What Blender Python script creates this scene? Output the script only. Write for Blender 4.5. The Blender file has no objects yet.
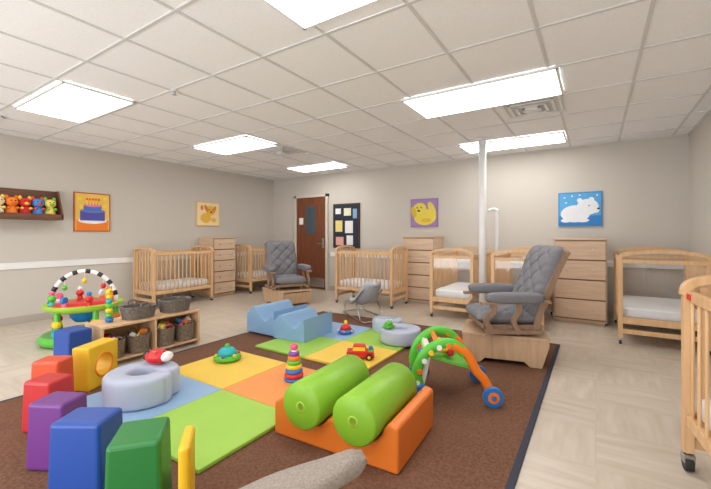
import bpy, bmesh, math, random
from mathutils import Vector, Matrix, Euler
random.seed(4)
sc=bpy.context.scene
sc.view_settings.view_transform='Standard'
sc.view_settings.look='None'
sc.view_settings.exposure=0.32
PI=math.pi
def lin(c):
    c=c/255.0
    return c/12.92 if c<=.04045 else ((c+.055)/1.055)**2.4
def L3(rgb,k=1.0): return (min(1,lin(rgb[0])*k),min(1,lin(rgb[1])*k),min(1,lin(rgb[2])*k),1)
_m={}
def M(name,rgb=(200,200,200),rough=.5,kind='plain',rgb2=None,scale=None,emit=0,bump=None,metal=0):
    if name in _m: return _m[name]
    m=bpy.data.materials.new(name); m.use_nodes=True
    nt=m.node_tree; n=nt.nodes; l=nt.links
    b=n['Principled BSDF']; b.inputs['Roughness'].default_value=rough; b.inputs['Metallic'].default_value=metal
    b.inputs['Base Color'].default_value=L3(rgb)
    tc=n.new('ShaderNodeTexCoord'); mp=n.new('ShaderNodeMapping'); l.new(tc.outputs['Object'],mp.inputs['Vector'])
    def mixc(fac,a,c):
        r=n.new('ShaderNodeMix'); r.data_type='RGBA'; l.new(fac,r.inputs['Factor'])
        if isinstance(a,tuple): r.inputs['A'].default_value=a
        else: l.new(a,r.inputs['A'])
        if isinstance(c,tuple): r.inputs['B'].default_value=c
        else: l.new(c,r.inputs['B'])
        return r.outputs['Result']
    def noise(s,det=2,vec=None):
        t=n.new('ShaderNodeTexNoise'); t.inputs['Scale'].default_value=s; t.inputs['Detail'].default_value=det
        l.new(vec or mp.outputs['Vector'],t.inputs['Vector']); return t.outputs['Fac']
    def ramp(f,a,c):
        r=n.new('ShaderNodeMapRange'); r.inputs['From Min'].default_value=a; r.inputs['From Max'].default_value=c; l.new(f,r.inputs['Value']); return r.outputs['Result']
    def bmp(f,st,d=.01):
        k=n.new('ShaderNodeBump'); k.inputs['Strength'].default_value=st; k.inputs['Distance'].default_value=d
        l.new(f,k.inputs['Height']); l.new(k.outputs['Normal'],b.inputs['Normal'])
    c1=L3(rgb); c2=L3(rgb2) if rgb2 else L3(rgb,.9)
    if kind=='plain':
        f=noise(scale or 6); l.new(mixc(ramp(f,.3,.7),c1,c2 if rgb2 else L3(rgb,.95)),b.inputs['Base Color'])
    elif kind=='wood':
        mp.inputs['Scale'].default_value=(18,18,2.0)
        f=noise(scale or 1.6,4); l.new(mixc(ramp(f,.3,.7),c1,c2),b.inputs['Base Color'])
    elif kind=='woodh':
        mp.inputs['Scale'].default_value=(2,2,24)
        f=noise(scale or 1.6,4); l.new(mixc(ramp(f,.3,.7),c1,c2),b.inputs['Base Color'])
    elif kind=='fabric':
        f=noise(scale or 160,2); l.new(mixc(ramp(f,.3,.7),c1,c2),b.inputs['Base Color']); bmp(f,.25,.003)
    elif kind=='carpet':
        b.inputs['Specular IOR Level'].default_value=.1
        f=noise(scale or 60,6); g=noise(1.1,2)
        x=mixc(ramp(f,.38,.62),c1,c2); l.new(mixc(ramp(g,.0,1.2),x,c1),b.inputs['Base Color']); bmp(noise(170,2),.6,.01)
    elif kind=='wall':
        f=noise(120,2); g=noise(.6,2); l.new(mixc(ramp(g,.3,.7),c1,L3(rgb,.97)),b.inputs['Base Color']); bmp(f,.08,.003)
    elif kind=='tile':
        f=noise(70,5)
        l.new(mixc(ramp(f,.52,.72),c1,c2),b.inputs['Base Color']); bmp(f,.1,.002)
    elif kind=='vinyl':
        br=n.new('ShaderNodeTexBrick'); l.new(mp.outputs['Vector'],br.inputs['Vector'])
        br.inputs['Color1'].default_value=c1; br.inputs['Color2'].default_value=L3(rgb,.95); br.inputs['Mortar'].default_value=L3(rgb,.84)
        br.inputs['Scale'].default_value=1; br.inputs['Mortar Size'].default_value=.0035; br.inputs['Brick Width'].default_value=.92; br.inputs['Row Height'].default_value=.46
        mp2=n.new('ShaderNodeMapping'); l.new(tc.outputs['Object'],mp2.inputs['Vector']); mp2.inputs['Scale'].default_value=(9,1.2,1)
        f=noise(1.8,5,mp2.outputs['Vector'])
        mp3=n.new('ShaderNodeMapping'); l.new(tc.outputs['Object'],mp3.inputs['Vector']); mp3.inputs['Scale'].default_value=(1.2,9,1)
        f3=noise(1.8,5,mp3.outputs['Vector'])
        ch=n.new('ShaderNodeTexChecker'); ch.inputs['Scale'].default_value=1/.46; l.new(mp.outputs['Vector'],ch.inputs['Vector'])
        mx=n.new('ShaderNodeMix'); l.new(ch.outputs['Fac'],mx.inputs['Factor']); l.new(f,mx.inputs['A']); l.new(f3,mx.inputs['B'])
        l.new(mixc(ramp(mx.outputs['Result'],.35,.7),br.outputs['Color'],c2),b.inputs['Base Color'])
    elif kind=='clear':
        out=n['Material Output']; t=n.new('ShaderNodeBsdfTransparent'); g=n.new('ShaderNodeBsdfGlossy'); g.inputs['Roughness'].default_value=.05
        x=n.new('ShaderNodeMixShader'); x.inputs[0].default_value=.05; l.new(t.outputs[0],x.inputs[1]); l.new(g.outputs[0],x.inputs[2]); l.new(x.outputs[0],out.inputs['Surface'])
    if emit:
        b.inputs['Emission Color'].default_value=L3(rgb); b.inputs['Emission Strength'].default_value=emit
    _m[name]=m; return m

class B:
    def __init__(s,name): s.bm=bmesh.new(); s.name=name; s.mats=[]
    def mi(s,m):
        if m not in s.mats: s.mats.append(m)
        return s.mats.index(m)
    def tag(s,fs,m,sm):
        i=s.mi(m)
        for f in fs: f.material_index=i; f.smooth=sm
    def box(s,c,sz,m,rot=(0,0,0),tap=(1,1)):
        X=Matrix.Translation(c)@Euler(rot).to_matrix().to_4x4()
        vs=[]
        for z in (-.5,.5):
            for x,y in ((-.5,-.5),(.5,-.5),(.5,.5),(-.5,.5)):
                t=tap if z>0 else (1,1)
                vs.append(s.bm.verts.new(X@Vector((x*sz[0]*t[0],y*sz[1]*t[1],z*sz[2]))))
        fs=[s.bm.faces.new([vs[i] for i in q]) for q in ((3,2,1,0),(4,5,6,7),(0,1,5,4),(1,2,6,5),(2,3,7,6),(3,0,4,7))]
        s.tag(fs,m,False); return s
    def b2(s,a,b,m):
        return s.box([(a[i]+b[i])/2 for i in range(3)],[b[i]-a[i] for i in range(3)],m)
    def rings(s,R,m,closed=False,cap=True,sm=True):
        n=len(R[0]); fs=[]; V=[[s.bm.verts.new(p) for p in r] for r in R]
        N=len(V)
        for i in range(N if closed else N-1):
            a=V[i]; b=V[(i+1)%N]
            for j in range(n):
                fs.append(s.bm.faces.new((a[j],a[(j+1)%n],b[(j+1)%n],b[j])))
        s.tag(fs,m,sm)
        if cap and not closed:
            c=[s.bm.faces.new(V[0][::-1]),s.bm.faces.new(V[-1])]; s.tag(c,m,False)
    def tube(s,pts,r,m,closed=False,up=None,seg=10,smooth=None,sub=0,scales=None,sm=True):
        P=[Vector(p) for p in pts]
        if sub:
            Q=[];n=len(P)
            rng=range(n if closed else n-1)
            g=(lambda i:P[i%n]) if closed else (lambda i:P[max(0,min(n-1,i))])
            for i in rng:
                a,b,c,d=g(i-1),g(i),g(i+1),g(i+2)
                for k in range(sub):
                    t=k/sub
                    Q.append(.5*((2*b)+(c-a)*t+(2*a-5*b+4*c-d)*t*t+(3*b-a-3*c+d)*t**3))
            if not closed: Q.append(P[-1])
            P=Q
        n=len(P)
        if isinstance(r,(int,float)): cs=[(r*math.cos(2*PI*k/seg),r*math.sin(2*PI*k/seg)) for k in range(seg)]
        else: cs=r
        R=[]; prev=None
        for i in range(n):
            if closed: t=(P[(i+1)%n]-P[i-1])
            else: t=P[min(n-1,i+1)]-P[max(0,i-1)]
            t.normalize()
            if up is not None: u=Vector(up)
            elif prev is None: u=Vector((0,0,1)) if abs(t.z)<.9 else Vector((1,0,0))
            else: u=prev
            sd=t.cross(u); sd.normalize(); nn=sd.cross(t); nn.normalize(); prev=nn
            k=scales(i/(n-1)) if scales else 1
            R.append([P[i]+sd*a*k+nn*b*k for a,b in cs])
        s.rings(R,m,closed,True,sm); return s
    def cyl(s,a,b,r,m,r2=None,seg=20):
        a=Vector(a);b=Vector(b);t=(b-a).normalized(); u=Vector((0,0,1)) if abs(t.z)<.9 else Vector((1,0,0))
        sd=t.cross(u).normalized(); nn=sd.cross(t); r2=r if r2 is None else r2
        s.rings([[p+(sd*math.cos(2*PI*k/seg)+nn*math.sin(2*PI*k/seg))*q for k in range(seg)] for p,q in ((a,r),(b,r2))],m); return s
    def ball(s,c,sz,m,rot=(0,0,0),p=1.0,p2=None,nu=24,nv=12,fn=None):
        p2=p2 or p; X=Matrix.Translation(c)@Euler(rot).to_matrix().to_4x4()
        pw=lambda v,e: math.copysign(abs(v)**e,v)
        R=[]
        for i in range(nv+1):
            a=-PI/2+PI*i/nv*(1) ; a=max(-PI/2+.02,min(PI/2-.02,a))
            r=[]
            for j in range(nu):
                b=2*PI*j/nu
                x=pw(math.cos(a),p)*pw(math.cos(b),p2); y=pw(math.cos(a),p)*pw(math.sin(b),p2); z=pw(math.sin(a),p)
                if fn: x,y,z=fn(x,y,z)
                r.append(X@Vector((x*sz[0],y*sz[1],z*sz[2])))
            R.append(r)
        s.rings(R,m); 
        return s
    def pad(s,c,w,h,th,m,rot=(0,0,0),cols=3,rows=4,corner=.25):
        X=Matrix.Translation(c)@Euler(rot).to_matrix().to_4x4(); R=[]; NV=44; NU=30
        def depth(u,v):
            e=max(0,1-abs(u)**5)**.5*max(0,1-abs(v)**6)**.5
            a=(u+1)/2*cols; b_=(v+1)/2*rows
            p=(a+b_)%1; q_=(a-b_)%1
            g=.20*(math.exp(-(min(p,1-p)/.07)**2)+math.exp(-(min(q_,1-q_)/.07)**2))
            return e*(1-g*1.15)
        for i in range(NV+1):
            v=-1+2*i/NV; v=max(-.998,min(.998,v))
            ws=1-corner*max(0,(abs(v)-.7)/.3)**3
            r=[]
            for j in range(NU+1):
                u=-1+2*j/NU; r.append(X@Vector((th*depth(u,v),u*w/2*ws,v*h/2)))
            for j in range(NU-1,0,-1):
                u=-1+2*j/NU; r.append(X@Vector((-th*.7*depth(u,v),u*w/2*ws,v*h/2)))
            R.append(r)
        s.rings(R,m); return s
    def prism(s,pts,ax,a,b,m,sm=False):
        def P(p,t): return {'x':(t,p[0],p[1]),'y':(p[0],t,p[1]),'z':(p[0],p[1],t)}[ax]
        s.rings([[Vector(P(p,t)) for p in pts] for t in (a,b)],m,sm=sm); return s
    def lathe(s,c,prof,m,seg=28,sx=1,sy=1,rot=(0,0,0)):
        X=Matrix.Translation(c)@Euler(rot).to_matrix().to_4x4()
        s.rings([[X@Vector((r*math.cos(2*PI*k/seg)*sx,r*math.sin(2*PI*k/seg)*sy,z)) for k in range(seg)] for r,z in prof],m); return s
    def done(s,loc=(0,0,0),rz=0,bev=.004,seg=2,sc_=1):
        bmesh.ops.recalc_face_normals(s.bm,faces=s.bm.faces)
        me=bpy.data.meshes.new(s.name); s.bm.to_mesh(me); s.bm.free()
        for m in s.mats: me.materials.append(m)
        o=bpy.data.objects.new(s.name,me); sc.collection.objects.link(o)
        o.location=loc; o.rotation_euler=(0,0,math.radians(rz)); o.scale=(sc_,)*3
        if bev:
            d=o.modifiers.new('bevel','BEVEL'); d.width=bev; d.segments=seg; d.limit_method='ANGLE'; d.angle_limit=math.radians(50)
        return o
def rect(w,h): return [(-w/2,-h/2),(w/2,-h/2),(w/2,h/2),(-w/2,h/2)]
def sup(w,h,e=.45,n=20):
    f=lambda v:math.copysign(abs(v)**e,v)
    return [(w/2*f(math.cos(2*PI*k/n)),h/2*f(math.sin(2*PI*k/n))) for k in range(n)]

# ---------- materials
WALL=M('wall_paint',(204,198,189),.85,'wall')
CEIL=M('ceiling_tile_mat',(247,247,248),.9,'tile',(239,239,239))
GRID=M('ceiling_grid_mat',(216,216,215),.6)
TRIM=M('white_trim',(240,240,238),.5)
BASE=M('baseboard_vinyl',(180,171,160),.6)
FLOOR=M('vinyl_floor',(211,200,186),.28,'vinyl',(192,177,158))
RUG=M('brown_carpet',(128,93,74),1,'carpet',(96,67,52))
RUGB=M('rug_binding',(56,58,74),.9,'fabric')
BIRCH=M('birch',(224,188,148),.45,'wood',(209,168,126))
CRIBW=M('crib_maple',(228,188,142),.4,'wood',(212,168,120))
DRES=M('dresser_laminate',(222,194,166),.45,'woodh',(209,178,148))
DRED=M('dresser_gap',(130,102,78),.6)
GRAYF=M('gray_upholstery',(128,127,131),.9,'fabric',(110,109,114))
GLW=M('glider_wood',(160,132,110),.5,'wood',(140,112,90))
GLB=M('glider_base_wood',(206,174,142),.5,'wood',(190,156,123))
WHITE=M('white_plastic',(240,240,240),.35)
SHEET=M('white_sheet',(238,239,242),.85,'fabric',(226,228,232))
METAL=M('metal',(190,190,192),.3,metal=1)
DARK=M('dark_rubber',(45,42,42),.6)
CLEAR=M('clear_acrylic',kind='clear')
def V(name,rgb,r=.42): return M('vinyl_'+name,rgb,r)
LBLUE=V('light_blue',(134,171,208)); LIME=V('lime',(166,206,62)); YEL=V('yellow',(240,190,40)); ORG=V('orange',(246,140,34))
RED=V('red',(192,44,44)); PUR=V('purple',(110,52,130)); BLUE=V('blue',(34,76,160)); GRN=V('green',(38,122,54)); LAV=V('pale_lavender',(182,190,210))
MATB=V('mat_blue',(148,181,216),.5); MATG=V('mat_green',(158,202,78),.5); MATY=V('mat_yellow',(240,200,78),.5); MATO=V('mat_orange',(238,152,78),.5)
ROLL=V('roller_green',(134,186,46)); RORG=V('rocker_orange',(230,122,40)); ORR=V('orange_red',(218,82,44))
PG=V('plastic_green',(90,190,60),.3); PB=V('plastic_blue',(40,120,200),.3); PR=V('plastic_red',(214,40,40),.3); PY=V('plastic_yellow',(246,206,40),.3); PO=V('plastic_orange',(244,126,32),.3); PT=V('plastic_teal',(40,180,190),.3); PP=V('plastic_purple',(130,70,170),.3); BLK=V('plastic_black',(30,30,32),.35); PINK=V('plastic_pink',(235,90,140),.3)
CH=2.56; XL=-6.63; XR=1.05; YB=6.57; YF=-1.6
# ---------- shell
B('floor').b2((XL-.1,YF,-.1),(XR+.1,YB+.1,0),FLOOR).done(bev=0)
B('ceiling').b2((XL-.1,YF,CH),(XR+.1,YB+.1,CH+.1),CEIL).done(bev=0)
B('wall_left').b2((XL-.1,YF,0),(XL,YB+.1,CH),WALL).done(bev=0)
B('wall_back').b2((XL,YB,0),(XR,YB+.1,CH),WALL).done(bev=0)
B('wall_right').b2((XR,YF,0),(XR+.1,YB+.1,CH),WALL).done(bev=0)
B('baseboard_left').b2((XL,YF,0),(XL+.012,YB,.1),BASE).done(bev=.003)
b=B('baseboard_back'); b.b2((XL+.012,YB-.012,0),(-5.93,YB,.1),BASE); b.b2((-4.9,YB-.012,0),(XR-.012,YB,.1),BASE); b.done(bev=.003)
B('baseboard_right').b2((XR-.012,YF,0),(XR,YB,.1),BASE).done(bev=.003)
def rail(name,a,c):
    B(name).b2(a,c,TRIM).done(bev=.006)
rail('trim_1',(XL,YF,.745),(XL+.022,YB-.022,.835))
rail('trim_2',(XL,YB-.022,.745),(-5.94,YB,.835)); rail('trim_3',(-4.88,YB-.022,.745),(XR-.022,YB,.835))
rail('trim_4',(XR-.022,YF,.745),(XR,YB,.835))
# ceiling grid
XA=-5.12; PX=.6; PYt=.695; YA=1.29
g=B('trim_ceiling_grid')
x=XA-3*PX
while x<XR:
    if x>XL: g.b2((x-.011,YF,CH-.006),(x+.011,YB,CH),GRID)
    x+=PX
y=YA-PYt*4
while y<YB:
    if y>YF: g.b2((XL,y-.011,CH-.007),(XR,y+.011,CH),GRID)
    y+=PYt
g.b2((XL,YB-.02,CH-.012),(XR,YB,CH),GRID); g.b2((XL,YF,CH-.012),(XL+.02,YB,CH),GRID); g.b2((XR-.02,YF,CH-.012),(XR,YB,CH),GRID)
g.done(bev=0)
EM=M('light_diffuser',(255,254,252),.5,emit=6.6)
for x0,X1,y0,Y1 in ((-5.11,-3.88,1.33,1.94),(-5.14,-3.95,3.40,4.01),(-5.17,-4.05,5.45,6.02),(-1.58,-.30,1.22,1.84),(-1.62,-.25,3.34,4.0),(-1.72,-.34,5.48,6.08),(-5.1,-3.9,-.85,-.23),(-1.58,-.32,-.85,-.23)):
        q=B('ceiling_light')
        q.b2((x0,y0,CH-.03),(x0+.02,Y1,CH-.008),WHITE); q.b2((X1-.02,y0,CH-.03),(X1,Y1,CH-.008),WHITE)
        q.b2((x0,y0,CH-.03),(X1,y0+.02,CH-.008),WHITE); q.b2((x0,Y1-.02,CH-.03),(X1,Y1,CH-.008),WHITE)
        q.b2((x0+.02,y0+.02,CH-.028),(X1-.02,Y1-.02,CH-.010),EM); q.done(bev=0)
def vent(x,y,w,d):
    v=B('ceiling_vent')
    for k in range(4):
        s=1-k*.23; z=CH-.012-.008*k
        v.b2((x-w*s/2,y-d*s/2,z-.006),(x+w*s/2,y-d*s/2+.03,z),TRIM); v.b2((x-w*s/2,y+d*s/2-.03,z-.006),(x+w*s/2,y+d*s/2,z),TRIM)
        v.b2((x-w*s/2,y-d*s/2,z-.006),(x-w*s/2+.03,y+d*s/2,z),TRIM); v.b2((x+w*s/2-.03,y-d*s/2,z-.006),(x+w*s/2,y+d*s/2,z),TRIM)
    v.b2((x-w/2,y-d/2,CH-.013),(x+w/2,y+d/2,CH-.008),GRID)
    v.b2((x-.06,y-.06,CH-.045),(x+.06,y+.06,CH-.013),TRIM); v.done(bev=.002)
vent(-.56,4.3,.56,.56); vent(-4.25,4.4,.56,.5); vent(-5.9,1.2,.5,.4)
sp=B('sprinkler_head'); sp.cyl((0,0,-.005),(0,0,-.012),.035,WHITE); sp.cyl((0,0,-.012),(0,0,-.04),.01,METAL); sp.cyl((0,0,-.04),(0,0,-.044),.02,METAL); sp.done((-3.3,2.0,CH),bev=0)

# ---------- door
DB=M('door_brown',(128,74,48),.4,'wood',(108,58,36)); FRM=M('door_frame_paint',(214,206,194),.5); GLS=M('door_glass',(70,84,92),.08)
d=B('door_1')
x0,x1=-5.9,-4.93; yb=YB-.004
d.b2((x0,yb-.06,0.002),(x0+.06,yb,2.12),FRM); d.b2((x1-.06,yb-.06,0.002),(x1,yb,2.12),FRM); d.b2((x0,yb-.06,2.06),(x1,yb,2.12),FRM)
d.b2((x0+.06,yb-.035,0.01),(x1-.06,yb-.002,2.06),DB)
d.b2((x0+.30,yb-.045,1.2),(x1-.30,yb-.034,1.9),DB); d.b2((x0+.34,yb-.048,1.24),(x1-.34,yb-.044,1.86),GLS)
d.b2((x1-.16,yb-.05,.92),(x1-.1,yb-.034,1.14),METAL); d.tube([(x1-.13,yb-.05,1.02),(x1-.13,yb-.1,1.02),(x1-.25,yb-.1,1.02)],.012,METAL)
d.b2((x0+.1,yb-.04,.05),(x1-.1,yb-.034,.25),METAL); d.b2((x0+.14,yb-.04,1.45),(x0+.26,yb-.034,1.6),WHITE); d.done(bev=.003)
# bulletin board
NB=M('board_navy',(38,44,62),.8,'fabric'); FR=M('board_frame',(70,52,40),.5)
q=B('bulletin_board'); bx0,bx1,bz0,bz1=-4.80,-4.12,.93,1.88
q.b2((bx0,YB-.03,bz0),(bx1,YB-.001,bz1),FR); q.b2((bx0+.03,YB-.034,bz0+.03),(bx1-.03,YB-.028,bz1-.03),NB)
pc=[WHITE,M('paper_cream',(236,228,200)),M('paper_blue',(130,170,210)),M('paper_yellow',(240,220,130)),WHITE,M('paper_pink',(230,170,160))]
for i,(x,z,w,h) in enumerate([(-4.66,1.72,.14,.12),(-4.42,1.70,.18,.16),(-4.23,1.66,.10,.2),(-4.64,1.40,.18,.24),(-4.38,1.38,.2,.26),(-4.62,1.08,.2,.18),(-4.36,1.1,.16,.2)]):
    q.b2((x-w/2,YB-.038,z-h/2),(x+w/2,YB-.033,z+h/2),pc[i%6])
q.done(bev=0)

# ---------- pictures
def disc(q,cx,cz,rx,rz,m,lay,ang=0,n=24):
    pts=[]
    for k in range(n):
        a=2*PI*k/n; u=rx*math.cos(a); v=rz*math.sin(a); pts.append((cx+u*math.cos(ang)-v*math.sin(ang),cz+u*math.sin(ang)+v*math.cos(ang)))
    q.prism(pts,'y',-.026-lay*.0015,-.02,m)
def pic(name,w,h,frame,bg,deco,loc,rz):
    q=B(name); q.b2((-w/2,-.022,-h/2),(w/2,-.001,h/2),frame); q.b2((-w/2+.018,-.025,-h/2+.018),(w/2-.018,-.02,h/2-.018),bg)
    deco(q); q.done(loc,rz,bev=0)
A=lambda n,c:M('art_'+n,c,.7)
def cake(q):
    q.b2((-.22,-.0265,-.28),(.22,-.02,-.12),A('orange',(240,130,40)))
    disc(q,0,-.13,.20,.05,A('white',(235,235,240)),1)
    q.b2((-.17,-.029,-.13),(.17,-.02,.02),A('violet',(84,84,170))); disc(q,0,.02,.17,.03,A('violet2',(120,120,200)),4); q.b2((-.12,-.0335,.02),(.12,-.02,.11),A('blue',(70,120,200)))
    disc(q,0,.11,.12,.03,A('pink',(235,120,150)),7)
    for k in range(5):
        x=-.08+.04*k; q.b2((x-.006,-.038,.11),(x+.006,-.02,.19),A('yel',(250,225,80))); disc(q,x,.2,.01,.018,A('flame',(245,90,40)),10)
    for x,z in ((-.17,.2),(.17,.22),(-.16,.08),(.17,.1)): disc(q,x,z,.03,.03,A('yel2',(252,210,60)),2)
pic('framed_picture',.50,.60,A('fr1',(190,100,50)),A('bg1',(238,196,96)),cake,(XL+.001,2.66,1.565),90)
def dog1(q):
    m=A('tan',(242,190,70)); disc(q,-.06,-.08,.12,.10,m,1); disc(q,.05,.07,.11,.10,m,2); disc(q,-.05,.11,.035,.08,A('brn',(224,140,50)),3,.5); disc(q,.14,.10,.03,.07,A('brn',(224,140,50)),3,-.4); disc(q,.02,.09,.012,.012,BLK,4); disc(q,.09,.09,.012,.012,BLK,4); disc(q,.06,.04,.035,.02,A('brn2',(150,90,50)),4); disc(q,-.15,.12,.03,.05,A('red',(230,120,70)),3); disc(q,.12,-.12,.06,.04,m,2)
pic('framed_picture',.54,.49,A('fr2',(232,190,130)),A('bg2',(250,226,176)),dog1,(XL+.001,4.73,1.635),90)
def dog2(q):
    m=A('ydog',(232,212,84)); disc(q,.02,-.08,.22,.15,m,1); disc(q,-.08,.08,.13,.11,m,2); disc(q,.16,.06,.06,.15,m,2,.4); disc(q,-.2,.02,.05,.1,A('ydog2',(220,186,56)),3,.3); disc(q,-.05,.1,.014,.014,BLK,4); disc(q,-.13,.1,.014,.014,BLK,4); disc(q,-.1,.04,.03,.02,A('dk',(90,70,60)),4); disc(q,.05,-.14,.1,.04,A('ydog2',(220,186,56)),3)
pic('canvas_picture',.54,.53,A('fr3',(150,116,170)),A('bg3',(164,132,184)),dog2,(-2.70,YB-.001,1.625),0)
def bear(q):
    m=A('bear',(234,238,244)); q.b2((-.27,-.0265,-.24),(.27,-.02,-.10),A('sea',(50,130,205))); disc(q,-.06,-.07,.19,.13,m,1); disc(q,.10,.03,.14,.12,m,2); disc(q,.0,.13,.035,.035,m,3); disc(q,.15,.14,.035,.035,m,3); disc(q,.19,-.02,.06,.045,m,3); disc(q,.235,0,.018,.014,BLK,4); disc(q,.12,.05,.01,.01,BLK,4); disc(q,.04,-.17,.08,.03,m,3); disc(q,-.18,-.17,.07,.03,m,3)
    for x,z in ((-.2,.18),(-.1,.2),(-.18,.1),(0,.21),(.22,.2)): disc(q,x,z,.012,.012,m,1)
pic('canvas_picture',.57,.515,A('fr4',(70,140,200)),A('bg4',(90,170,226)),bear,(-.20,YB-.001,1.60),0)

# ---------- wall shelf with plush toys (left wall)
WAL=M('walnut',(118,78,56),.5,'woodh',(96,62,42))
q=B('wall_shelf')
q.b2((XL+.001,1.0,1.46),(XL+.02,2.2,1.84),WAL); q.b2((XL+.001,1.0,1.42),(XL+.26,2.2,1.44),WAL); q.b2((XL+.24,1.0,1.44),(XL+.26,2.2,1.50),WAL)
for y in (1.0,2.18): q.prism([(XL+.001,1.42),(XL+.26,1.42),(XL+.26,1.50),(XL+.1,1.84),(XL+.001,1.84)],'y',y,y+.02,WAL)
q.done(bev=.003)
pl=B('plush_toy_collection')
PC=[(250,210,50),(235,80,60),(110,200,80),(240,230,200),(250,140,50),(220,50,60),(80,150,230),(250,220,110),(240,120,40)]
PM=[M('plush%d'%i,c,.95,'fabric') for i,c in enumerate(PC)]
for i in range(8):
    y=1.12+i*.137; m=PM[i]; x=XL+.135; m2=PM[(i+4)%9]; zz=1.44
    pl.ball((x,y,zz+.085),(.075,.064,.085),m); pl.ball((x+.02,y,zz+.21),(.066,.066,.062),m)
    for sgn in (-1,1):
        pl.ball((x,y+sgn*.05,zz+.27),(.018,.024,.034),m2,nu=10,nv=6); pl.ball((x+.065,y+sgn*.045,zz+.13),(.035,.02,.02),m2,nu=10,nv=6); pl.ball((x+.082,y+sgn*.022,zz+.225),(.008,.008,.008),BLK,nu=8,nv=6)
    pl.ball((x+.08,y,zz+.195),(.025,.028,.02),m2,nu=10,nv=6)
pl.done(bev=0)

# ---------- crib
TAG=M('red_tag',(214,50,50),.6)
def crib(L,W,loc,rz,clear=False,H=1.0,tag=False,wh=1.0):
    q=B('crib'); x=L/2; y=W/2; p=.045; low=.26
    for sx in (-1,1):
        for sy in (-1,1):
            cx=sx*(x-p/2); cy=sy*(y-p/2); wr=.027*wh
            q.b2((cx-p/2,cy-p/2,wr*2+.016),(cx+p/2,cy+p/2,H-.06),CRIBW)
            q.cyl((cx,cy,wr*1.6),(cx,cy,wr*2+.018),.01,METAL); q.b2((cx-.018*wh,cy-.016*wh,wr*1.1),(cx+.018*wh,cy+.016*wh,wr*2.2),METAL)
            q.cyl((cx,cy-.012*wh,wr),(cx,cy+.012*wh,wr),wr,DARK)
        ex=sx*(x-p/2)
        pts=[(ex,-y+.01,H-.10),(ex,-y*.9,H-.045),(ex,-y*.55,H-.012),(ex,0,H),(ex,y*.55,H-.012),(ex,y*.9,H-.045),(ex,y-.01,H-.10)]
        q.tube(pts,rect(.04,.055),CRIBW,up=(1,0,0),sub=4,sm=False)
        q.b2((ex-.016,-y+p,low-.03),(ex+.016,y-p,low+.04),CRIBW); q.b2((ex-.014,-y+p,.12),(ex+.014,y-p,.17),CRIBW)
        if clear:
            q.b2((ex-.003,-y+p,low+.04),(ex+.003,y-p,H-.09),CLEAR); q.b2((ex-.016,-y+p,H-.13),(ex+.016,y-p,H-.09),CRIBW)
        else:
            n=6
            for i in range(n):
                yy=-y+p+(W-2*p)*(i+.5)/n; zt=H-.03-.05*(abs(yy)/y)**2
                q.b2((ex-.008,yy-.017,low+.03),(ex+.008,yy+.017,zt),CRIBW)
    for sy in (-1,1):
        ey=sy*(y-p/2)
        q.b2((-x+p,ey-.014,H-.125),(x-p,ey+.014,H-.075),CRIBW); q.b2((-x+p,ey-.014,low-.02),(x-p,ey+.014,low+.035),CRIBW)
        n=int(L/(.10 if tag else .078))
        for i in range(n):
            xx=-x+p+(L-2*p)*(i+.5)/n
            q.cyl((xx,ey,low+.03),(xx,ey,H-.12),.0085 if tag else .0095,CRIBW,seg=8)
    q.b2((-x+p,-y+p,low),(x-p,y-p,low+.02),CRIBW)
    q.ball((0,0,low+.085),(x-p-.005,y-p-.005,.062),SHEET,p=.25,p2=.12,nu=40)
    if tag: q.b2((x-.12,y-.008,H-.115),(x-.07,y-.003,H-.085),TAG)
    q.done(loc,rz,bev=.005)
crib(1.12,.62,(-6.25,3.80,0),90)
crib(1.12,.62,(-6.25,5.80,0),90)
crib(1.15,.60,(-3.36,5.72,0),0,H=1.0)
crib(1.2,.64,(-1.75,5.84,0),90,clear=True)
crib(1.2,.64,(-.86,5.78,0),90,clear=True)
crib(1.2,.78,(.60,5.66,0),90,clear=True,H=1.03)
crib(1.0,.54,(.696,2.086,0),96,H=1.0,tag=True,wh=1.5)

# ---------- dressers
def dresser(w,dp,h,n,loc,rz):
    q=B('chest_of_drawers')
    q.b2((-w/2,-dp/2+.02,.04),(w/2,dp/2,h-.02),DRES); q.b2((-w/2-.012,-dp/2-.012,h-.025),(w/2+.012,dp/2,h),DRES); q.b2((-w/2+.02,-dp/2+.05,0),(w/2-.02,dp/2-.02,.05),DRES)
    q.b2((-w/2+.012,-dp/2+.012,.06),(w/2-.012,-dp/2+.021,h-.03),DRED)
    hh=(h-.03-.07)/n
    for i in range(n):
        z=.07+i*hh
        q.b2((-w/2+.016,-dp/2-.004,z+.009),(w/2-.016,-dp/2+.014,z+hh-.009),DRES)
        for sx in (-1,1):
            q.cyl((sx*w*.24,-dp/2-.004,z+hh*.5),(sx*w*.24,-dp/2-.028,z+hh*.5),.009,METAL,.015,12)
    q.done(loc,rz,bev=.004)
dresser(.52,.46,1.17,5,(-6.385,4.78,0),90)
dresser(.60,.44,1.19,5,(-2.63,6.33,0),0)
dresser(.62,.46,1.165,4,(-.18,6.12,0),0)

# ---------- column
q=B('support_column'); q.cyl((0,0,0),(0,0,CH-.008),.05,WHITE,seg=28); q.lathe((0,0,0),[(.05,0),(.085,0),(.085,.02),(.055,.03)],WHITE); q.lathe((0,0,CH),[(.055,-.03),(.09,-.02),(.09,-.009),(.05,-.009)],WHITE); q.done((-1.325,5.32,0),bev=0)
q=B('white_utility_post'); q.tube([(0,0,0.01),(0,0,1.45),(.005,0,1.56),(-.03,0,1.6),(-.10,0,1.595)],.025,WHITE,sub=6); q.lathe((0,0,0),[(.01,0),(.05,0),(.045,.015),(.01,.02)],WHITE); q.ball((-.10,0,1.59),(.03,.03,.025),WHITE); q.done((-1.255,5.90,0),bev=.0)

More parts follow.
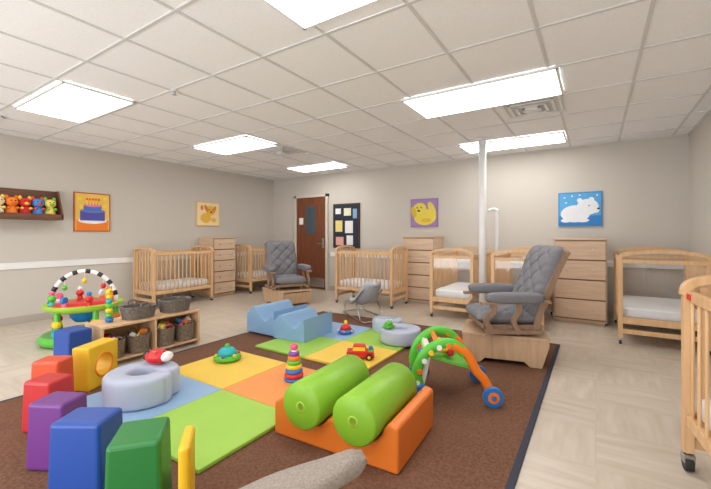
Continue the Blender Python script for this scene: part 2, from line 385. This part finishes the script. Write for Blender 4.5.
# ---------- glider chair (faces +X)
def glider(loc,rz,brz=0,s=1):
    q=B('glider_rocking_chair')
    prof=[(-.32,0),(-.22,0),(-.17,.045),(.17,.045),(.22,0),(.32,0),(.38,.20),(.38,.25),(-.38,.25),(-.38,.20)]
    for sy in (-1,1): q.prism(prof,'y',sy*.27-.014,sy*.27+.014,GLB)
    q.box((.335,0,.135),(.022,.52,.2),GLB,rot=(0,.29,0)); q.box((-.335,0,.135),(.022,.52,.2),GLB,rot=(0,-.29,0))
    q.b2((-.385,-.29,.25),(.385,.29,.275),GLB)
    q.bm.verts.ensure_lookup_table()
    bmesh.ops.rotate(q.bm,verts=q.bm.verts[:],cent=(0,0,0),matrix=Matrix.Rotation(math.radians(brz),3,'Z'))
    for sx in (-.2,.2):
        for sy in (-.2,.2): q.b2((sx-.02,sy-.015,.27),(sx+.02,sy+.015,.35),GLW)
    q.b2((-.26,-.27,.33),(.28,.27,.375),GLW)
    q.pad((.03,0,.425),.54,.60,.085,GRAYF,rot=(0,-PI/2,0),cols=3,rows=3,corner=.08)
    for sy in (-1,1):
        q.tube([(-.20,sy*.275,.31),(-.24,sy*.275,.5),(-.35,sy*.275,.78),(-.485,sy*.265,1.06)],rect(.03,.06),GLW,up=(1,0,0),sub=5,sm=False)
        q.tube([(.20,sy*.315,.30),(.27,sy*.318,.42),(.20,sy*.32,.52),(.22,sy*.32,.60)],rect(.03,.055),GLW,up=(1,0,0),sub=5,sm=False)
        q.tube([(-.04,sy*.315,.30),(.02,sy*.318,.42),(-.03,sy*.32,.52),(-.02,sy*.32,.60)],rect(.03,.045),GLW,up=(1,0,0),sub=5,sm=False)
        q.tube([(-.31,sy*.31,.60),(-.1,sy*.32,.60),(.15,sy*.33,.595),(.32,sy*.32,.585)],rect(.08,.025),GLW,up=(0,0,1),sub=4,sm=False)
        q.ball((.01,sy*.325,.638),(.26,.066,.050),GRAYF,p=.5,p2=.5,nu=30)
        q.b2((-.25,sy*.27-.01 if sy>0 else -.33,.30),(.27,.33 if sy>0 else sy*.27+.01,.335),GLW)
    q.tube([(-.485,-.28,1.045),(-.515,-.13,1.08),(-.525,0,1.09),(-.515,.13,1.08),(-.485,.28,1.045)],rect(.055,.03),GLW,up=(0,0,1),sub=5,sm=False)
    for yy in (-.15,-.05,.05,.15): q.tube([(-.25,yy,.36),(-.37,yy,.72),(-.51,yy,1.07)],.010,GLW,seg=8)
    q.pad((-.325,0,.765),.57,.74,.115,GRAYF,rot=(0,-.37,0),cols=3,rows=4,corner=.18)
    q.done(loc,rz,bev=.004,sc_=s)
glider((-.765,3.90,.0145),210,-18,.98)
glider((-4.60,4.88,0),-30,12,.99)

# ---------- rug & mats
q=B('area_rug'); q.b2((-3.57,-.6,.001),(-.36,4.6,.013),RUG)
for a,c in (((-3.6,-.63),(-3.57,4.63)),((-.36,-.63),(-.325,4.63)),((-3.57,4.6),(-.36,4.63)),((-3.57,-.63),(-.36,-.6))): q.b2((a[0],a[1],.001),(c[0],c[1],.014),RUGB)
q.done(bev=0)
RZ=.0145; MZ=RZ+.025
def mat(cols,x0,y0,w,h):
    q=B('foam_play_mat')
    for j in range(2):
        for i in range(2):
            q.b2((x0+i*w+.002,y0+j*h+.002,RZ),(x0+(i+1)*w-.002,y0+(j+1)*h-.002,MZ-.0005),cols[j][i])
    q.done(bev=.006)
mat([[MATB,MATG],[MATY,MATO]],-3.12,1.13,.73,.70)
mat([[MATG,MATY],[MATB,MATG]],-3.04,2.74,.68,.66)

# ---------- foam wave climbers
def wavep(q,w,h,dp,m,dip=.55):
    pts=[(0,0),(0,h*.75)]
    for k in range(0,25):
        t=k/24; z=h*(dip+(1-dip)*(.5+.5*math.cos(2*PI*(t*1.15-.28)))); pts.append((w*(.02+.96*t),z))
    pts.append((w,0)); q.prism(pts[::-1],'y',0,dp,m)
q=B('foam_climber'); wavep(q,.46,.31,.60,LBLUE,.5); q.done((-3.58,3.10,MZ),0,bev=.02,seg=3)
q=B('foam_climber'); wavep(q,.44,.27,.56,LBLUE,.5); q.done((-3.09,3.06,MZ),3,bev=.02,seg=3)

# ---------- ring cushions
def ring(loc,rz,R,w,h,a0=25,a1=335,m=LAV):
    q=B('ring_seat_cushion'); pts=[]
    for k in range(33):
        a=math.radians(a0+(a1-a0)*k/32); pts.append((R*math.cos(a),R*math.sin(a),h/2))
    q.tube(pts,sup(w,h,.35),m,up=(0,0,1)); 
    for a in (a0,a1):
        a=math.radians(a); q.ball((R*math.cos(a),R*math.sin(a),h/2),(w*.5,w*.5,h/2),m,p=.3,p2=1)
    return q.done(loc,rz,bev=.0)
ring((-2.74,1.42,MZ),35,.165,.16,.20)
ring((-1.80,3.70,MZ),200,.15,.15,.16)
q=B('round_floor_cushion'); q.ball((0,0,.09),(.19,.19,.09),LAV,p=.35,p2=1,nu=36); q.lathe((0,0,.175),[(.02,0),(.12,0),(.12,.008),(.02,.012)],M('cushion_gray',(168,172,182),.6)); q.done((-2.16,4.08,RZ),0,bev=0)

# ---------- foam blocks arc
def fblock(m,x,y,w,dp,h,rz,tap=(.92,.92),z=RZ):
    B('foam_block').box((0,0,h/2),(w,dp,h),m,tap=tap).done((x,y,z),rz,bev=.018,seg=3)
fblock(BLUE,-3.80,1.38,.22,.20,.40,10,(.98,.98),0.0)
fblock(ORR,-3.24,1.055,.20,.17,.32,35)
fblock(RED,-2.86,.91,.20,.18,.31,25)
fblock(PUR,-2.38,.80,.21,.18,.34,28)
fblock(BLUE,-1.96,.77,.24,.19,.37,32)
fblock(GRN,-1.60,.82,.21,.24,.38,50)
fblock(YEL,-1.435,.925,.045,.20,.36,50,(1,.95))
q=B('foam_block'); w=.31;hh=.33;t=.14
N=40
def sq(k):
    a=2*PI*k/N+PI/4; c,s_=math.cos(a),math.sin(a); f=1/max(abs(c),abs(s_)); return (c*f*w/2,s_*f*hh/2+hh/2)
def ci(k,r=.085):
    a=2*PI*k/N+PI/4; return (r*math.cos(a),r*math.sin(a)+hh/2)
loops=[[Vector((sq(k)[0],-t/2,sq(k)[1])) for k in range(N)],[Vector((ci(k)[0],-t/2,ci(k)[1])) for k in range(N)],[Vector((ci(k)[0],t/2,ci(k)[1])) for k in range(N)],[Vector((sq(k)[0],t/2,sq(k)[1])) for k in range(N)]]
q.rings(loops,YEL,closed=True,sm=False)
q.tube([(.09*math.cos(2*PI*k/24),-t/2,hh/2+.09*math.sin(2*PI*k/24)) for k in range(24)],.007,ORG,closed=True,seg=8)
q.done((-3.37,1.38,RZ),118,bev=.01)

# ---------- roller cradle
q=B('foam_roller_cradle')
def arc(cx,r,zc,a0,a1,n=10): return [(cx+r*math.cos(math.radians(a0+(a1-a0)*k/n)),zc+r*math.sin(math.radians(a0+(a1-a0)*k/n))) for k in range(n+1)]
pts=[(-.40,0),(.41,0),(.41,.235),(.36,.25)]
pts+=arc(.20,.135,.25,-15,-150); pts+=arc(-.13,.135,.25,-30,-165); pts+=[(-.33,.235),(-.40,.19)]
q.prism(pts,'y',0,.56,RORG)
q.done((-1.23,1.64,RZ),3,bev=.015,seg=3)
def roller(x,y):
    q=B('foam_roller'); q.lathe((0,0,0),[(.02,-.29),(.118,-.29),(.13,-.278),(.13,.278),(.118,.29),(.02,.29)],ROLL,seg=40,rot=(PI/2,0,0))
    q.lathe((0,0,0),[(.02,.2905),(.03,.2915),(.03,.2905)],LIME,rot=(PI/2,0,0)); q.done((x,y,RZ+.252),3,bev=0)
roller(-1.045,1.86); roller(-1.375,1.84)

# ---------- low shelf with baskets
WK=M('wicker',(150,132,112),.85,'fabric',(108,92,76),scale=60); WK2=M('wicker_gray',(132,122,112),.85,'fabric',(96,88,82),scale=60)
q=B('low_storage_shelf'); SX0,SX1,SY0,SY1=-4.04,-3.70,1.56,2.54
q.b2((SX0,SY0,.36),(SX1,SY1,.382),BIRCH); q.b2((SX0,SY0,.045),(SX1,SY1,.065),BIRCH)
for y in (SY0,(SY0+SY1)/2-.01,SY1-.02): q.b2((SX0,y,0),(SX1,y+.02,.36),BIRCH)
q.b2((SX0,SY0+.02,.065),(SX0+.012,SY1-.02,.36),BIRCH); q.done(bev=.003)
def basket(loc,lx,ly,h,m,toys=0,rz=0):
    q=B('storage_basket'); n=int(h/.012)
    rr=sup(2,2,.75,28)
    for k in range(n):
        t=k/(n-1); s=.86+.14*t; z=.007+k*.012
        q.tube([(a*lx*s/2,c*ly*s/2,z) for a,c in rr],.0075,m,closed=True,seg=6)
    q.prism([(a*lx*.43,c*ly*.43) for a,c in rr],'z',0,.01,m)
    for sx in (-1,1): q.tube([(sx*lx*.5,-.04,h-.01),(sx*lx*.53,-.03,h+.025),(sx*lx*.53,.03,h+.025),(sx*lx*.5,.04,h-.01)],.007,m,seg=6,sub=3)
    if toys:
        ms=[PR,PY,PB,PG,PO,PP,WHITE,PT]
        for k in range(toys):
            a=random.uniform(-.3,.3)*lx; c=random.uniform(-.3,.3)*ly; m_=random.choice(ms); r=random.uniform(.018,.03)
            if k%2: q.ball((a,c,h-.02+random.uniform(0,.04)),(r,r,r),m_,nu=14,nv=8)
            else: q.box((a,c,h-.02+random.uniform(0,.04)),(r*2,r*1.6,r*1.8),m_,rot=(random.random(),random.random(),random.random()))
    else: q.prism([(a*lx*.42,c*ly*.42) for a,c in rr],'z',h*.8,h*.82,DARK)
    q.done(loc,rz,bev=0)
for i,(y,t) in enumerate(((1.69,10),(1.92,8),(2.18,16),(2.41,16))): basket((-3.80,y,.067),.20,.19,.17 if i<2 else .19,WK,t)
basket((-3.86,1.96,.383),.24,.31,.13,WK2); basket((-3.87,2.35,.383),.25,.32,.14,WK2)

# ---------- exersaucer
q=B('baby_activity_saucer')
q.lathe((0,0,0),[(.10,.03),(.36,0),(.44,.02),(.46,.07),(.42,.11),(.32,.10),(.15,.06),(.05,.05)],PG,seg=40)
for k in range(5):
    a=2*PI*k/5+.5; cx,cy=.33*math.cos(a),.33*math.sin(a)
    q.cyl((cx,cy,.07),(cx,cy,.42),.042,PG,.03); q.ball((cx,cy,.26),(.055,.055,.05),[PY,PO,PY,PR,PY][k],nu=16,nv=8); q.cyl((cx,cy,.12),(cx,cy,.18),.054,[PB,PR,PP,PB,PT][k])
q.lathe((0,0,0),[(.16,.46),(.17,.40),(.34,.39),(.41,.43),(.42,.47),(.39,.475),(.34,.45),(.20,.46),(.17,.485)],LIME,seg=40)
q.lathe((0,0,0),[(.345,.452),(.33,.47),(.20,.49),(.17,.492)],PR,seg=40)
q.lathe((0,0,0),[(.17,.47),(.16,.45),(.15,.30),(.10,.24),(.02,.235),(.02,.25),(.09,.26),(.13,.31),(.145,.47)],PB)
AH=.40
q.tube([(0,.34*math.cos(PI*k/16),.46+AH*math.sin(PI*k/16)) for k in range(17)],.026,WHITE,seg=12)
for k in range(1,16,2):
    a=PI*k/16; b_=PI*(k+.8)/16
    q.tube([(0,.34*math.cos(a+(b_-a)*t/3),.46+AH*math.sin(a+(b_-a)*t/3)) for t in range(4)],.0275,BLK,seg=12)
for a,m in ((PI*.3,PR),(PI*.5,PY),(PI*.7,PG)):
    y=.34*math.cos(a); z=.46+AH*math.sin(a); q.cyl((0,y,z),(0,y,z-.1),.004,WHITE,seg=6); q.ball((0,y,z-.12),(.03,.03,.035),m,nu=14,nv=8)
tm=[PR,PB,PG,PO,PR,WHITE,PT,PINK]
for k in range(8):
    a=2*PI*k/8+.3; cx,cy=.32*math.cos(a),.32*math.sin(a)
    q.cyl((cx,cy,.45),(cx,cy,.51),.035,tm[k],.028); 
    if k%2==0: q.ball((cx,cy,.55),(.045,.045,.045),[PR,PY,PR,PG][k//2],nu=16,nv=8); q.ball((cx,cy,.61),(.028,.028,.03),tm[(k+1)%8],nu=14,nv=8)
    else: q.lathe((cx,cy,.54),[(.02,-.015),(.045,-.015),(.045,.015),(.02,.015)],tm[(k+2)%8],rot=(PI/2,0,a))
q.done((-4.98,1.92,0),-30,bev=.002,sc_=.92)
q=B('stacking_toy_tower')
for k in range(6): q.ball((0,0,.05+k*.07),(.06-.004*k,.06-.004*k,.04),[PB,PG,PY,PG,PT,PY][k],nu=20,nv=10)
q.ball((0,0,.48),(.045,.045,.05),PY); q.ball((.04,0,.49),(.01,.01,.01),BLK,nu=8,nv=6)
for s in (-1,1): q.ball((0,s*.03,.53),(.012,.012,.03),PO,nu=10,nv=6)
q.done((-3.88,1.70,.376),0,bev=0,sc_=.62)

# ---------- small toys
q=B('stacking_rings'); q.lathe((0,0,0),[(.01,0),(.075,0),(.08,.015),(.06,.025),(.01,.025)],PB)
for k,m in enumerate([PR,PB,PY,PG,PO,PP]): 
    r=.058-.0065*k; q.tube([(r*math.cos(2*PI*j/20),r*math.sin(2*PI*j/20),.042+.034*k) for j in range(20)],.020,m,closed=True,seg=10)
q.cyl((0,0,.02),(0,0,.25),.022,WHITE); q.ball((0,0,.265),(.032,.032,.03),PINK); q.done((-2.05,2.26,MZ),0,bev=0)
q=B('toy_dome_popper'); q.lathe((0,0,0),[(.02,0),(.10,0),(.125,.02),(.12,.045),(.09,.055),(.02,.055)],PG); q.lathe((0,0,.05),[(.09,0),(.085,.03),(.06,.06),(.02,.075)],PT)
for k in range(6): a=2*PI*k/6; q.ball((.1*math.cos(a),.1*math.sin(a),.055),(.018,.018,.014),[PY,PR,PO,PB,PY,PP][k],nu=12,nv=6)
q.ball((0,0,.13),(.025,.025,.025),PG,nu=12,nv=8); q.done((-2.9,2.28,MZ),0,bev=0)
q=B('toy_spinning_top'); q.lathe((0,0,0),[(.02,0),(.08,.005),(.095,.03),(.07,.05),(.02,.055)],PB); q.lathe((0,0,.05),[(.07,0),(.055,.04),(.02,.06)],PR); q.ball((0,0,.13),(.022,.022,.03),PY,nu=12,nv=8)
for k in range(5): a=2*PI*k/5; q.ball((.085*math.cos(a),.085*math.sin(a),.035),(.015,.015,.015),[PY,WHITE,PG,WHITE,PO][k],nu=10,nv=6)
q.done((-2.50,3.66,MZ),0,bev=0)
q=B('toy_car'); q.box((0,0,.045),(.24,.12,.05),PR,tap=(.95,.9)); q.box((-.01,0,.09),(.13,.10,.05),PR,tap=(.75,.85)); q.box((-.01,0,.09),(.115,.103,.03),PY,tap=(.85,.9)); q.b2((.07,-.05,.068),(.11,.05,.078),PG)
for x in (-.075,.075):
    for s in (-1,1): q.cyl((x,s*.052,.027),(x,s*.072,.027),.027,BLK); q.cyl((x,s*.070,.027),(x,s*.075,.027),.014,PY,seg=12)
q.ball((.09,0,.09),(.02,.02,.02),PB,nu=12,nv=8); q.done((-1.88,3.0,MZ),30,bev=.006,sc_=1.1)
q=B('toy_ladybug'); q.ball((0,0,.045),(.075,.06,.045),PR,p=.9); q.ball((.07,0,.045),(.032,.032,.03),BLK,nu=16,nv=8)
for x,y in ((-.02,.03),(.03,.03),(-.02,-.03),(.03,-.03),(-.045,0)): q.ball((x,y,.075),(.012,.012,.01),BLK,nu=10,nv=6)
q.ball((-.07,.0,.05),(.03,.045,.03),WHITE,nu=14,nv=8); q.done((-2.78,1.55,MZ+.200),200,bev=0,sc_=1.2)
q=B('toy_frog'); q.ball((0,0,.035),(.06,.05,.035),PG); q.ball((.035,0,.07),(.035,.04,.028),PG)
for s in (-1,1): q.ball((.045,s*.022,.098),(.014,.014,.014),WHITE,nu=10,nv=6); q.ball((.056,s*.022,.1),(.006,.006,.006),BLK,nu=8,nv=6); q.ball((-.03,s*.05,.02),(.03,.018,.018),PG,nu=10,nv=6)
q.done((-1.87,3.56,MZ+.161),-60,bev=0)

# ---------- walker
q=B('baby_walker_toy')
wd=.18
for s in (-1,1):
    y=s*wd
    q.tube([(-.22,y,.07),(-.25,y,.20),(-.20,y,.34),(-.08,y,.42),(.02,y,.41),(.09,y,.35)],sup(.055,.075,.8,12),PG,sub=5)
    q.tube([(.0,y*1.01,.415),(.10,y*1.01,.35),(.16,y*1.01,.24),(.22,y*1.01,.17),(.27,y*1.01,.07)],sup(.058,.065,.8,12),PO,sub=5)
    for x in (-.22,.27):
        q.cyl((x,y+s*.02,.068),(x,y+s*.06,.068),.068,PB,seg=28); q.cyl((x,y+s*.059,.068),(x,y+s*.064,.068),.04,PO); q.cyl((x,y+s*.062,.068),(x,y+s*.069,.068),.018,PB,seg=12)
        q.cyl((x,y-s*.02,.068),(x,y+s*.02,.068),.03,PO)
    for k in range(6): 
        t=k/5; xx=-.25+.22*t**1.6; zz=.14+.27*math.sin(t*PI/2); q.cyl((xx,y+s*.026,zz),(xx,y+s*.034,zz),.020,[WHITE,PO,WHITE,PY,WHITE,PO][k],seg=12)
q.cyl((-.10,-wd,.41),(-.10,wd,.41),.02,PO); q.cyl((.27,-wd,.068),(.27,wd,.068),.012,PO); q.cyl((-.22,-wd,.07),(-.22,wd,.07),.012,PG)
q.box((-.19,0,.24),(.04,.34,.26),WHITE,rot=(0,.22,0)); q.box((-.21,0,.24),(.012,.30,.22),LIME,rot=(0,.22,0)); q.box((-.168,0,.24),(.012,.30,.22),LIME,rot=(0,.22,0))
for k,(yy,zz,m) in enumerate(((-.09,.30,PO),(.0,.30,PB),(.09,.30,PR),(-.09,.19,PP),(0,.19,PY),(.09,.19,PG))):
    for dx in (-.218+.2*(zz-.24),-.160+.2*(zz-.24)): q.ball((dx,yy,zz),(.02,.034,.034),m,nu=16,nv=8)
q.tube([(-.10,-.13,.36),(-.02,-.05,.33),(.02,.05,.35),(-.06,.13,.37)],.016,PY,sub=5); 
for k in range(4): q.ball((.0,-.09+.06*k,.33),(.028,.028,.028),[PR,PT,PY,PP][k],nu=14,nv=8)
q.box((.0,0,.28),(.30,.33,.02),PG,rot=(0,.25,0))
q.done((-.94,2.76,RZ),28,bev=.004)

# ---------- bouncers
def bouncer(loc,rz,path,widths,m,th=.04,frame=True,s=1,dishk=.05):
    q=B('infant_bouncer_seat'); n=len(path)*6-5
    P=[Vector((p[0],0,p[1])) for p in path]; R=[]
    def cr(vals,t):
        k=min(int(t),len(vals)-2); f=t-k; g=lambda i:vals[max(0,min(len(vals)-1,i))]
        a,b_,c,d_=g(k-1),g(k),g(k+1),g(k+2); return .5*((2*b_)+(c-a)*f+(2*a-5*b_+4*c-d_)*f*f+(3*b_-a-3*c+d_)*f**3)
    for i in range(n):
        t=i/(n-1)*(len(path)-1); p=cr(P,t); e=.02; tg=(cr(P,min(len(P)-1,t+e))-cr(P,max(0,t-e))).normalized()
        nn=Vector((-tg.z,0,tg.x)); w=cr(widths,t)
        tk=th*min(1,max(.15,(min(i,n-1-i)/2.5)))**.6
        r=[]
        for a,c in sup(1,1,.85,28):
            dish=(abs(a)*2)**2*dishk
            r.append(p+Vector((0,1,0))*a*w+nn*(c*tk+(dish if nn.z>0 else -dish)))
        R.append(r)
    q.rings(R,m)
    if frame:
        q.tube([(.36,-.17,.012),(-.38,-.2,.012),(-.45,-.1,.012),(-.45,.1,.012),(-.38,.2,.012),(.36,.17,.012),(.42,.08,.012),(.42,-.08,.012)],.011,METAL,closed=True,sub=4)
        for sy in (-1,1):
            k=.3*widths[-1]/.1 if widths[-1]<.06 else 1
            q.tube([(.34,sy*.16,.012),(.40,sy*.14,.10),(.25,sy*.16*min(1,k*2),.19),(.0,sy*.17*k,.2),(path[-1][0]*.8,sy*.15*k,path[-1][1]*.85)],.010,METAL,sub=5)
            q.tube([(-.34,sy*.19,.012),(-.12,sy*.17*k,.22)],.010,METAL)
    q.done(loc,rz,bev=0,sc_=s)
BNC=M('bouncer_fabric',(206,208,212),.9,'fabric',(176,180,186)); BN2=M('bouncer_beige',(156,145,134),.9,'fabric',(132,121,111))
bouncer((-2.88,4.68,RZ),-35+180,[(.40,.20),(.25,.17),(.05,.18),(-.15,.27),(-.34,.46),(-.42,.52)],[.12,.26,.32,.34,.28,.10],BNC)
bouncer((-.84,.61,RZ),229,[(.40,.24),(.25,.30),(.05,.40),(-.15,.475),(-.32,.515),(-.42,.545)],[.08,.14,.17,.15,.10,.05],BN2,th=.07,dishk=.01)

# ---------- lights / world
w=bpy.data.worlds.new('World'); sc.world=w; w.use_nodes=True
w.node_tree.nodes['Background'].inputs[0].default_value=(.97,.98,1,1); w.node_tree.nodes['Background'].inputs[1].default_value=1.25
ld=bpy.data.lights.new('fill_light','AREA'); ld.shape='RECTANGLE'; ld.size=4.5; ld.size_y=1.2; ld.energy=50; ld.color=(.98,.99,1)  # added unseen fill behind the camera, tilted up to brighten the ceiling
lo=bpy.data.objects.new('fill_light',ld); sc.collection.objects.link(lo); lo.location=(-2.4,-1.4,.7)
lo.rotation_euler=Vector((-.1,4.2,1.7)).to_track_quat('-Z','Y').to_euler()
# ---------- camera
cd=bpy.data.cameras.new('camera'); cam=bpy.data.objects.new('camera',cd); sc.collection.objects.link(cam); sc.camera=cam
cd.sensor_width=36; cd.sensor_fit='HORIZONTAL'; cd.lens=372/711*36; cd.shift_y=-9.5/711; cd.clip_start=.05
cam.location=(0,0,1.21); cam.rotation_euler=(PI/2,0,math.atan(240/372))
